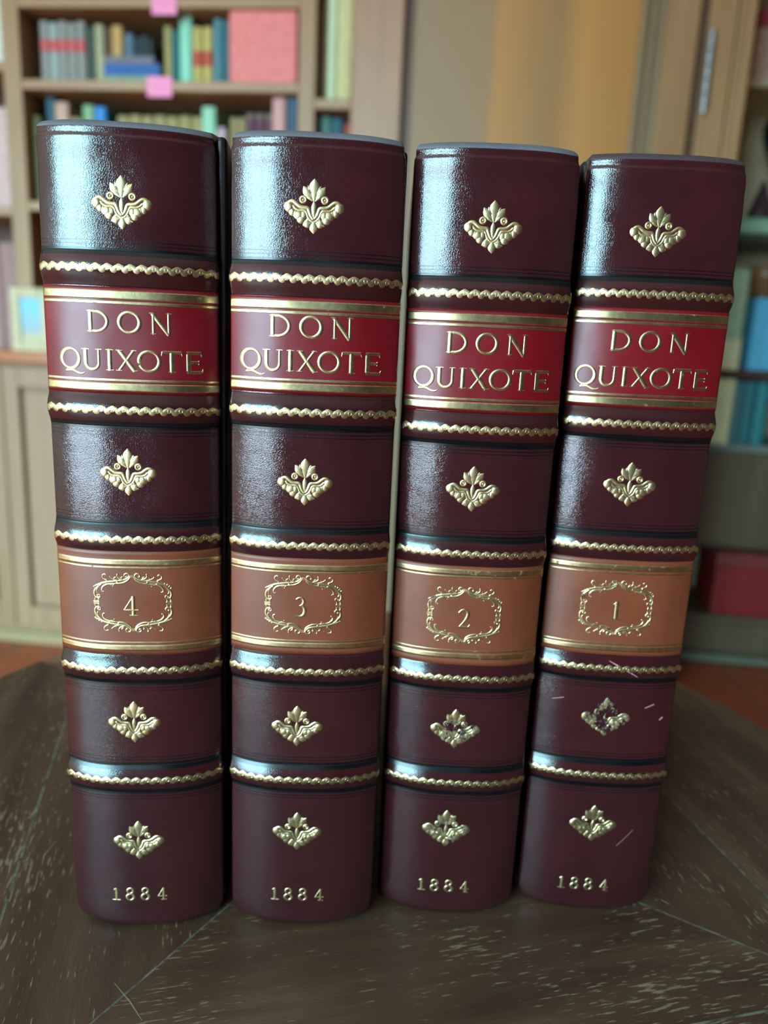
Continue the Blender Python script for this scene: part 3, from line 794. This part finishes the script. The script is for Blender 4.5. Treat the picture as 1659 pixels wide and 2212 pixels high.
def cartouche():
    o = Orn()
    K = lambda x, y: ((x - 865) / 56.3, (680 - y) / 56.3)
    def Q(pts, w, h=0.2):
        a = [K(*p) for p in pts]
        w = [q * 1.3 for q in w]
        wr = w[::-1] if isinstance(w, list) else w
        o.stroke(a, w, h); o.stroke([(-x, y) for x, y in a][::-1], wr, h)
        o.stroke([(x, -y) for x, y in a][::-1], wr, h); o.stroke([(-x, -y) for x, y in a], w, h)
    def D(x, y, r, h=0.22):
        a, b_ = K(x, y)
        for sx_ in (-1, 1):
            for sy_ in (-1, 1): o.dome(a * sx_, b_ * sy_, r, r, h, seg=8)
    Q([(835, 225), (815, 275), (765, 315), (690, 345), (600, 345), (640, 318), (600, 310)], [.35, .5, .5, .45, .35, .3, .25])
    Q([(640, 345), (560, 352), (470, 362), (405, 392), (372, 440), (372, 485), (400, 492)], [.2, .35, .5, .5, .45, .35, .3])
    Q([(830, 205), (800, 255), (735, 288), (640, 300), (560, 312), (470, 325), (370, 352), (290, 385), (235, 412)], [.4, .55, .5, .42, .45, .55, .6, .45, .2])
    Q([(805, 250), (825, 205), (795, 172), (748, 182), (738, 222), (762, 240), (778, 216)], [.35, .42, .42, .38, .35, .3, .25])
    Q([(720, 285), (655, 262), (625, 225), (632, 190)], [.45, .35, .3, .35])
    Q([(640, 298), (560, 275), (512, 235)], [.4, .34, .2])
    Q([(450, 325), (465, 292), (420, 280), (385, 245), (395, 202), (435, 188), (455, 210)], [.4, .45, .4, .35, .32, .32, .3])
    Q([(365, 372), (300, 420), (255, 470), (240, 530), (258, 590), (305, 606), (345, 588), (340, 552), (305, 548)], [.3, .5, .55, .5, .45, .4, .35, .3, .25])
    Q([(330, 400), (290, 450), (280, 495), (300, 520)], [.25, .35, .3, .25])
    Q([(262, 600), (250, 630), (262, 668)], [.3, .4, .3]); Q([(322, 604), (312, 635), (322, 668)], [.3, .34, .3]); Q([(300, 548), (285, 570), (312, 580)], [.3, .3, .25])
    Q([(705, 285), (690, 240), (668, 228)], [.3, .3, .2]); Q([(585, 292), (575, 262), (585, 240)], [.28, .28, .2]); Q([(470, 345), (500, 372), (540, 372)], [.3, .25, .2])
    D(632, 188, 0.26); D(512, 232, 0.2); D(555, 395, 0.22); D(400, 492, 0.26); D(435, 200, 0.22)
    for x, y in ((345, 340), (305, 358), (270, 382), (240, 410)): Q([(x, y), (x + 22, y + 22)], [.34, .2])
    for x, y in ((560, 372), (585, 250), (690, 245)): Q([(x, y), (x + 20, y - 18)], [.3, .2])
    for k in (-1, 0, 1):
        for sg in (-1, 1):
            o.stroke([(k * 0.42, sg * 7.7), (k * 0.34, sg * 8.6)], 0.26, 0.2, smooth=0)
    for k in (-1, 0, 1):
        for sg in (-1, 1):
            o.stroke([(sg * 9.7, k * 0.42), (sg * 11.3, k * 0.38)], 0.26, 0.2, smooth=0)
    return o

def arc(cx, cy, rx, ry, a0, a1, n=16):
    return [(cx + rx * math.cos(math.radians(a0 + (a1 - a0) * i / n)), cy + ry * math.sin(math.radians(a0 + (a1 - a0) * i / n))) for i in range(n + 1)]
def ow(a0, a1, thick, thin, n=16, bias=0):
    return [thin + (thick - thin) * abs(math.cos(math.radians(a0 + (a1 - a0) * i / n + bias))) ** 1.5 for i in range(n + 1)]
T, H2 = 0.205, 0.15
# every glyph: strokes in a box x in [0,1] (times its width), y in [0,1] cap height
def glyph(ch, w):
    """returns list of (points mm-in-cap-units, widths, smooth)"""
    g = []
    def ln(x0, y0, x1, y1, a, b_=None): g.append(([(x0 * w, y0), ((x0 + x1) / 2 * w, (y0 + y1) / 2), (x1 * w, y1)], [a, (a + (b_ or a)) / 2, b_ or a], 0))
    def serif(xc, y, L=0.3): g.append(([(xc * w - L / 2, y), (xc * w, y + (0.008 if y > .5 else -0.008)), (xc * w + L / 2, y)], [0.06, 0.09, 0.06], 0))
    def oo(cx, cy, rx, ry, a0, a1, tk=T, th=H2, n=28, bias=0): g.append((arc(cx * w, cy, rx * w, ry, a0, a1, n), ow(a0, a1, tk, th, n, bias), 0))
    if ch == 'D':
        ln(.17, 0, .17, 1, T); serif(.15, .965, .26); serif(.15, .035, .26)
        g.append(([(.1 * w, .955), (.45 * w, .96)] + arc(.40 * w, .5, .52 * w, .455, 80, -80, 20) + [(.45 * w, .04), (.1 * w, .045)], [H2, H2] + ow(80, -80, .17, H2, 20) + [H2, H2], 0))
    elif ch == 'O': oo(.5, .5, .43, .46, 0, 360, .20, .13, bias=20)
    elif ch == 'Q':
        oo(.5, .5, .43, .46, 0, 360, .20, .13, bias=20)
        g.append(([(.42 * w, .03), (.30 * w, -.03), (.26 * w, -.12), (.36 * w, -.06), (.6 * w, -.02), (.86 * w, -.17), (1.08 * w, -.19), (1.16 * w, -.12)], [.05, .07, .05, .1, .13, .14, .1, .04], 1))
    elif ch == 'N':
        ln(.16, 0, .16, .97, .125); ln(.86, 0, .86, 1, .125); ln(.12, .98, .86, 0, .21, .19)
        serif(.1, .965, .24); serif(.16, .035, .26); serif(.86, .965, .28)
    elif ch == 'U':
        g.append(([(.2 * w, .98), (.2 * w, .7), (.2 * w, .38)] + arc(.5 * w, .34, .30 * w, .305, 180, 360, 14) + [(.8 * w, .38), (.8 * w, .7), (.8 * w, .98)],
                  [T, T, T] + [T - .06 * math.sin(math.pi * i / 28) for i in range(15)] + [.13, .13, .13], 0))
        serif(.2, .965, .36); serif(.8, .965, .3)
    elif ch == 'I': ln(.5, 0, .5, 1, T); serif(.5, .965, .36); serif(.5, .035, .36)
    elif ch == 'X':
        ln(.14, .98, .86, .02, T); ln(.84, .98, .12, .02, .13)
        serif(.14, .965, .3); serif(.84, .965, .28); serif(.12, .035, .28); serif(.87, .035, .3)
    elif ch == 'T':
        ln(.5, 0, .5, .95, T); g.append(([(.04 * w, .955), (.5 * w, .955), (.96 * w, .955)], [H2] * 3, 0)); serif(.5, .035, .36)
        ln(.04, .98, .0, .80, .1, .04); ln(.96, .98, 1.0, .80, .1, .04)
    elif ch == 'E':
        ln(.22, 0, .22, 1, T)
        for y, xe in ((.955, .9), (.51, .78), (.045, .95)):
            g.append(([(.08 * w if y != .51 else .25 * w, y), (.5 * w, y), (xe * w, y)], [H2] * 3, 0))
        ln(.9, .98, .93, .80, .1, .04); ln(.95, .02, 1.0, .2, .1, .04); ln(.78, .6, .78, .42, .06)
    elif ch == '1':
        ln(.52, 0, .52, 1, .2); serif(.52, .045, .55); ln(.5, .96, .15, .84, .12, .05)
    elif ch == '8':
        oo(.5, .76, .30, .20, 0, 360, .19, .13); oo(.5, .265, .38, .235, 0, 360, .21, .13)
    elif ch == '4':
        ln(.66, .0, .66, 1, .17); ln(.66, .98, .06, .30, .08); ln(.04, .29, 1.0, .29, .1); serif(.66, .03, .4)
    elif ch == '3':
        g.append(([(.18 * w, .86), (.36 * w, .965), (.62 * w, .96), (.80 * w, .80), (.70 * w, .62), (.40 * w, .545)], [.17, .09, .1, .17, .13, .06], 2))
        g.append(([(.40 * w, .555), (.74 * w, .54), (.92 * w, .30), (.76 * w, .06), (.40 * w, .0), (.06 * w, .05)], [.06, .12, .2, .16, .1, .13], 2))
    elif ch == '2':
        g.append(([(.10 * w, .80), (.26 * w, .96), (.55 * w, 1.0), (.80 * w, .84), (.76 * w, .60), (.50 * w, .34), (.14 * w, .06)], [.14, .09, .1, .19, .17, .1, .07], 2))
        ln(.08, .06, .82, .055, .13); ln(.82, .03, .97, .2, .12, .05)
    return g
def text(items, cap):
    """items: (char, centre u mm, width mm)"""
    o = Orn()
    for ch, uc, wmm in items:
        for pts, ws, sm in glyph(ch, wmm / cap):
            o.stroke([((x * cap) + uc - wmm / 2, (y - .5) * cap) for x, y in pts], [q * cap for q in ws], 0.14, smooth=sm, flat=True)
    return o
EMB = emblem()
CAR = cartouche()
DON = text([('D', -8.2, 6.0), ('O', 0.2, 6.3), ('N', 8.5, 5.8)], 5.8)
QUI = text([('Q', -16.3, 6.0), ('U', -10.1, 6.0), ('I', -5.35, 3.0), ('X', -0.8, 5.6), ('O', 5.2, 6.3), ('T', 11.2, 5.4), ('E', 16.9, 4.7)], 5.8)
DATE = text([('1', -7.3, 2.3), ('8', -2.9, 2.9), ('8', 1.8, 2.9), ('4', 7.0, 2.9)], 4.5)
NUM = {'4': text([('4', 0, 4.3)], 6.1), '3': text([('3', 0, 3.4)], 6.1), '2': text([('2', 0, 3.9)], 6.1), '1': text([('1', 0, 3.0)], 5.9)}

# ------------------------------------------------------------------ the four leather volumes
DEPTH = 0.162
def make_book(num, x, y, yaw, lean, fwd, w_, b_, top, bands, marks, splay, label, capr):
    root = empty('leather_bound_book', (x, y, 0.0002), yaw)
    tag(root, label, 'book', 'matching leather volumes on the table')
    half = w_ / 2 - 0.0001
    # cross-section of the rounded spine, front is -y
    s_ = np.linspace(-1, 1, 260)
    px = list(half * s_); py = list(-b_ * (1 - np.abs(s_) ** 3) + 0.0007)
    ys = np.linspace(0.009, py[0], 40)[:-1]
    px = [-half + 0.0004] * 39 + px + [half - 0.0004] * 39
    py = list(ys) + py + list(ys[::-1])
    P = np.array([px, py]).T
    def resample(P, ds):
        d = np.r_[0, np.cumsum(np.hypot(*np.diff(P, axis=0).T))]
        n = int(d[-1] / ds); t = np.linspace(0, d[-1], n + 1)
        return np.array([np.interp(t, d, P[:, 0]), np.interp(t, d, P[:, 1])]).T
    P = resample(P, 0.0002)
    k = np.hanning(17); k /= k.sum()
    Pp = np.vstack([np.repeat(P[:1], 8, 0), P, np.repeat(P[-1:], 8, 0)])
    P = np.array([np.convolve(Pp[:, 0], k, 'valid'), np.convolve(Pp[:, 1], k, 'valid')]).T
    P = resample(P, 0.00045)
    d = np.r_[0, np.cumsum(np.hypot(*np.diff(P, axis=0).T))]
    A = d - d[-1] / 2                       # arc length, 0 at the middle
    Tn = np.gradient(P, axis=0); Tn /= np.linalg.norm(Tn, axis=1)[:, None]
    Nn = np.array([Tn[:, 1], -Tn[:, 0]]).T   # outward (-y in the middle)
    Hh = top + 0.0012
    R = 0.0027
    fi = np.where(P[:, 1] < 0.0016)[0]; fx = P[fi, 0]; fa = A[fi]
    front = fa[-1]
    def roll(z):
        r = 0.0
        if Hh - 0.0047 < z < Hh - 0.0027: r -= 0.00022 * math.sin(math.pi * (z - (Hh - 0.0047)) / 0.002)
        if z < 0.0035: r -= 0.0016 * ((0.0035 - z) / 0.0035) ** 2
        if z > Hh - 0.010: r += 0.0004 * math.sin(math.pi * (z - (Hh - 0.010)) / 0.010)
        return r
    def capback(z):
        q = (z - (Hh - R)) / R
        return 0.0052 * (1 - math.sqrt(max(0, 1 - q * q))) if q > 0 else 0.0
    def bump(z):
        r = 0.0
        for c in bands:
            q = abs(z - c) / 0.0046
            if q < 1: r += 0.0017 * (0.5 + 0.5 * math.cos(math.pi * q)) ** 0.62
        return r
    def inset(z, right):
        q = 0.0
        if z > Hh - 0.016: q += (capr if right else 0.0008) * ((z - (Hh - 0.016)) / 0.016) ** 2
        if z < 0.008: q += 0.0026 * ((0.008 - z) / 0.008) ** 2
        return q
    def surf(a, z, off, withband=True):
        X = np.interp(a, A, P[:, 0]); Y = np.interp(a, A, P[:, 1])
        nx = np.interp(a, A, Nn[:, 0]); ny = np.interp(a, A, Nn[:, 1])
        r = roll(z) + off + (bump(z) * max(0.0, -ny) ** 1.6 if withband else 0)
        cb = capback(z)
        X *= 1 - (inset(z, X > 0) + 0.25 * cb) / half
        Y += cb * max(0.0, min(1.0, (0.009 - Y) / 0.006)) 
        return (X + nx * r + lean * z / 0.24 * max(0.0, min(1.0, (0.009 - Y) / 0.006)), Y + ny * r + fwd * z / 0.24, z)
    def strip(zs, a0, a1, off, name, mats, parent, mi=None, withband=True, closed_edges=True):
        idx = [a0] + [v for v in A if a0 + 0.0002 < v < a1 - 0.0002] + [a1]
        n = len(idx); vs = []; fs = []; ms = []
        rows = list(zs)
        offs = [off] * len(rows)
        mrow = list(mi) if mi else [0] * (len(rows) - 1)
        if closed_edges:
            rows = [rows[0]] + rows + [rows[-1]]; offs = [-0.0001] + offs + [-0.0001]; mrow = [mrow[0]] + mrow + [mrow[-1]]
        for z, of in zip(rows, offs):
            for a in idx:
                vs.append(surf(a, z, of, withband))
        for r in range(len(rows) - 1):
            for c in range(n - 1):
                fs.append((r * n + c, r * n + c + 1, (r + 1) * n + c + 1, (r + 1) * n + c)); ms.append(mrow[r])
        mb = MB(); mb.v = vs; mb.f = fs; mb.m = ms
        return mb.build(name, mats, parent, smooth=True)
    def orn(O, u, z, name, mt, parent, arcmode=False, sc=1.0, zs=1.0, rot=0.0, base=0.0):
        vs = []
        ca, sa = math.cos(rot), math.sin(rot)
        for (a, b2, h) in O.v:
            a, b2 = a * ca - b2 * sa, a * sa + b2 * ca
            uu = (u + a * sc) / 1000; zz = z + b2 * zs / 1000
            if not arcmode: uu = float(np.interp(uu, fx, fa))
            vs.append(surf(uu, zz, base + h * 0.75 / 1000))
        mb = MB(); mb.add(vs, O.f)
        return mb.build(name, mt, parent, smooth=True)
    b1, b2, b3, b4, b5 = bands
    # leather spine with black stained gutters and tooled lines beside the bands
    edges = []
    marksz = []
    for c, sides in ((b1, (1,)), (b2, (-1,)), (b3, (1,)), (b4, (-1,)), (b5, (1, -1))):
        for sd in sides:
            for lo, hi in ((3.4, 5.3), (6.0, 6.28), (6.95, 7.2)):
                a_, c_ = sorted((c + sd * lo / 1000, c + sd * hi / 1000)); edges.append((a_, c_))
    zz = set(np.round(np.linspace(0, Hh, 150), 6))
    for a_, c_ in edges: zz.add(round(a_, 6)); zz.add(round(c_, 6))
    for i in range(1, 12): zz.add(round(Hh - R + R * math.sin(math.pi / 2 * i / 11), 7))
    for i in range(8): zz.add(round(Hh - 0.0052 + i * 0.0003, 6)); zz.add(round(i * 0.0005, 6))
    zz = sorted(zz); mi = []
    for r in range(len(zz) - 1):
        mid = (zz[r] + zz[r + 1]) / 2
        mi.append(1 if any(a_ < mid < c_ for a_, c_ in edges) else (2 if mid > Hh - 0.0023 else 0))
    sp = strip(zz, A[0], A[-1], 0.0, 'spine', [M_LEATHER, M_BLACK, M_CAPSHEEN1 if num == '1' else M_CAPSHEEN], root, mi, withband=False, closed_edges=False)
    # head and tail caps
    for zc, nm in ((Hh - 0.00005, 'head_cap'), (0.0, 'tail_cap')):
        ring_ = [surf(a, zc, 0, False) for a in A]
        mb = MB(); n = len(ring_)
        inner = [(p[0] * 0.94, p[1] + (0.0011 if i_ not in (0, n - 1) else 0), zc - (0.0003 if zc > 0.1 else -0.0003)) for i_, p in enumerate(ring_)]
        back = [(p[0] * 0.9, 0.009 + fwd * zc / 0.24, p[2]) for p in inner]
        mb.add(ring_ + inner + back, [(i, i + 1, n + i + 1, n + i) for i in range(n - 1)] + [(n + i, n + i + 1, 2 * n + i + 1, 2 * n + i) for i in range(n - 1)])
        mb.build(nm, M_LEATHER, root, smooth=True)
    amax = front + 0.0006
    for i, c in enumerate(bands):
        rows = [c - 0.0046 + 0.0092 * q / 28 for q in range(29)]
        def isblk(z):
            dz = (z - c) * 1000
            if abs(dz) < 3.3: return 0
            if i in (0, 2): return 1 if dz > 0 else 0
            if i in (1, 3): return 1 if dz < 0 else 0
            return 1
        rb = strip(rows, -amax - 0.003, amax + 0.003, 0.00008, 'raised_band', [M_BANDL, M_BLACK], root, [isblk((rows[q] + rows[q + 1]) / 2) for q in range(28)])
        orn(SCR, 0, c, 'gold_scroll', M_GOLD if i < 4 or num in '43' else M_GOLD, rb, arcmode=True, sc=(2 * amax * 1000 - 0.6) / SCRL, base=0.0001)
    # red title label
    lt, lb = marks['lt'], marks['lb']
    rows = list(np.linspace(lb - 0.0006, lt + 0.0008, 26))
    tl = strip(rows, -amax, amax, 0.00018, 'title_label', M_RED, root)
    for z0, z1 in ((lt - 0.0024, lt), (lt - 0.0036, lt - 0.0028), (lb, lb + 0.0023), (lb + 0.0027, lb + 0.0034)):
        strip(list(np.linspace(z0, z1, 6)), -amax + 0.0001, amax - 0.0001, 0.00024, 'gold_rule', M_GOLDR, tl)
    orn(DON, marks['don'][0], marks['don'][1], 'gold_lettering', M_GOLDR, tl, base=0.00018)
    orn(QUI, marks['qui'][0], marks['qui'][1], 'gold_lettering', M_GOLDR, tl, base=0.00018)
    # tan volume label
    vt, vb, g0, g1, g2, g3 = marks['vol']
    rows = list(np.linspace(vb, vt, 26))
    vl = strip(rows, -amax, amax, 0.00018, 'volume_label', M_TAN, root)
    gm = M_GOLDT
    for z0, z1 in ((g0 - 0.0018, g0), (g1 - 0.0005, g1), (g2 + 0.0001, g2 + 0.0006), (g3, g3 + 0.0018)):
        strip(list(np.linspace(min(z0, z1), max(z0, z1), 5)), -amax + 0.0002, amax - 0.0002, 0.00024, 'gold_rule', gm, vl)
    orn(CAR, marks['car'][0], marks['car'][1], 'scroll_frame', M_GOLDTW if num in '12' else M_GOLDT, vl, base=0.00016)
    orn(NUM[num], marks['dig'][0], marks['dig'][1], 'volume_number', M_GOLDT, vl, base=0.00018)
    for i, (u, z) in enumerate(marks['emb']):
        o = orn(EMB, u, z, 'gold_ornament', M_GOLDVW if (num == '1' and i == 2) else M_GOLDW if (num == '2' and i > 1) else M_GOLD, root, rot=marks.get('rot', 0))
    orn(DATE, marks['date'][0], marks['date'][1], 'date_lettering', M_GOLDS if num in '12' else M_GOLD, root)
    # scuffs
    for pts, wd_ in marks.get('scuffs', ()):
        q = Orn(); q.stroke(pts, wd_, 0.05); vs = []
        orn(q, 0, 0, 'scuff', M_SCUFF, root, base=0.0001)
    # boards and pages
    for sd, nm in ((-1, 'cover_board'), (1, 'cover_board')):
        th = 0.0030
        mb = MB()
        mb.box(-th / 2, th / 2, 0, DEPTH, 0, Hh - 0.0012)
        o = mb.build(nm, M_BOARD, root, bevel=0.0013, segs=3)
        o.location = (sd * (half + 0.0002 - th / 2), 0.0072, 0)
        if splay and sd == 1:
            o.rotation_euler.z = -splay
            o.location.x += 0.0006
    bx(-half + 0.0034, half - 0.0034, 0.0095, DEPTH + 0.002, 0.003, Hh - 0.005).build('page_block', M_PAGES, root)
    # joint leather between spine and board
    return root
SCRL = 56.0
SCR = scroll_band(SCRL)
BOOKS = [
 dict(num='4', x=-0.07028, y=0.21689, yaw=0.10505, lean=-0.00218, fwd=0.00551, w_=0.04779, b_=0.00594, top=0.240, bands=(0.20371, 0.1661, 0.12931, 0.08942, 0.05333), capr=0.0012, splay=0,
      marks=dict(lt=0.1981, lb=0.17118, don=(0.2, 0.1898), qui=(0.2, 0.1796), vol=(0.1256, 0.0940, 0.1231, 0.1209, 0.0973, 0.0951), car=(-1.2, 0.1099), dig=(-1.8, 0.1090), rot=-0.0,
                 emb=((-0.6, 0.2205), (-1.3, 0.1486), (-2.0, 0.0721), (-1.9, 0.0319)), date=(-2.2, 0.0126)),
      label='maroon leather volume numbered 4, leftmost of the four on the table'),
 dict(num='3', x=-0.02122, y=0.21991, yaw=0.04174, lean=-0.00007, fwd=-0.00202, w_=0.04684, b_=0.00527, top=0.2389, bands=(0.20307, 0.16797, 0.12991, 0.09094, 0.05468), capr=0.0015, splay=0,
      marks=dict(lt=0.19761, lb=0.17355, don=(-1.0, 0.1908), qui=(-0.9, 0.1817), vol=(0.1259, 0.0962, 0.1239, 0.1219, 0.1000, 0.0980), car=(-1.3, 0.1116), dig=(-2.1, 0.1110),
                 emb=((-0.8, 0.2213), (-1.6, 0.1483), (-2.4, 0.0724), (-1.7, 0.0357)), date=(-1.2, 0.0123)),
      label='maroon leather volume numbered 3, second from the left on the table'),
 dict(num='2', x=0.02694, y=0.22811, yaw=-0.0099, lean=-0.0006, fwd=-0.0042, w_=0.04583, b_=0.00532, top=0.23958, bands=(0.20157, 0.16461, 0.12771, 0.08767, 0.05133), capr=0.0018, splay=0,
      marks=dict(lt=0.1965, lb=0.16995, don=(-0.1, 0.1885), qui=(-0.7, 0.1788), vol=(0.1236, 0.0918, 0.1226, 0.1205, 0.0961, 0.0938), car=(-0.8, 0.1079), dig=(-0.8, 0.1069),
                 emb=((-0.6, 0.2191), (-1.0, 0.1472), (-1.1, 0.0698), (-1.7, 0.0336)), date=(-1.3, 0.0116)),
      label='maroon leather volume numbered 2, third from the left, between the volumes numbered 3 and 1'),
 dict(num='1', x=0.07475, y=0.23181, yaw=-0.02642, lean=-0.00001, fwd=0.00053, w_=0.04542, b_=0.00394, top=0.24091, bands=(0.20414, 0.1674, 0.12979, 0.09037, 0.05293), capr=0.0020, splay=math.radians(21),
      marks=dict(lt=0.1994, lb=0.17261, don=(-0.5, 0.1911), qui=(-1.2, 0.1809), vol=(0.1256, 0.0945, 0.1241, 0.1217, 0.0978, 0.0957), car=(-0.9, 0.1099), dig=(-0.9, 0.1092),
                 emb=((-1.8, 0.2211), (-1.3, 0.1492), (-0.2, 0.0730), (-0.1, 0.0340)), date=(-1.0, 0.0107),
                 scuffs=(([(-1.5, 92.8), (1.8, 91.2), (5.0, 89.6), (8.0, 87.6)], [.15, .5, .45, .2]), ([(12.0, 76.5), (15.0, 77.8)], .35), ([(17.5, 72.0), (18.6, 73.0)], .6),
                         ([(-17.5, 77.5), (-14.0, 78.6)], .2), ([(8.5, 26.0), (13.5, 32.0)], .12), ([(12.5, 101.5), (19, 107.0)], [.2, .9]))),
      label='maroon leather volume numbered 1, rightmost on the table, with a worn faded ornament'),
]
for bk in BOOKS:
    make_book(**bk)
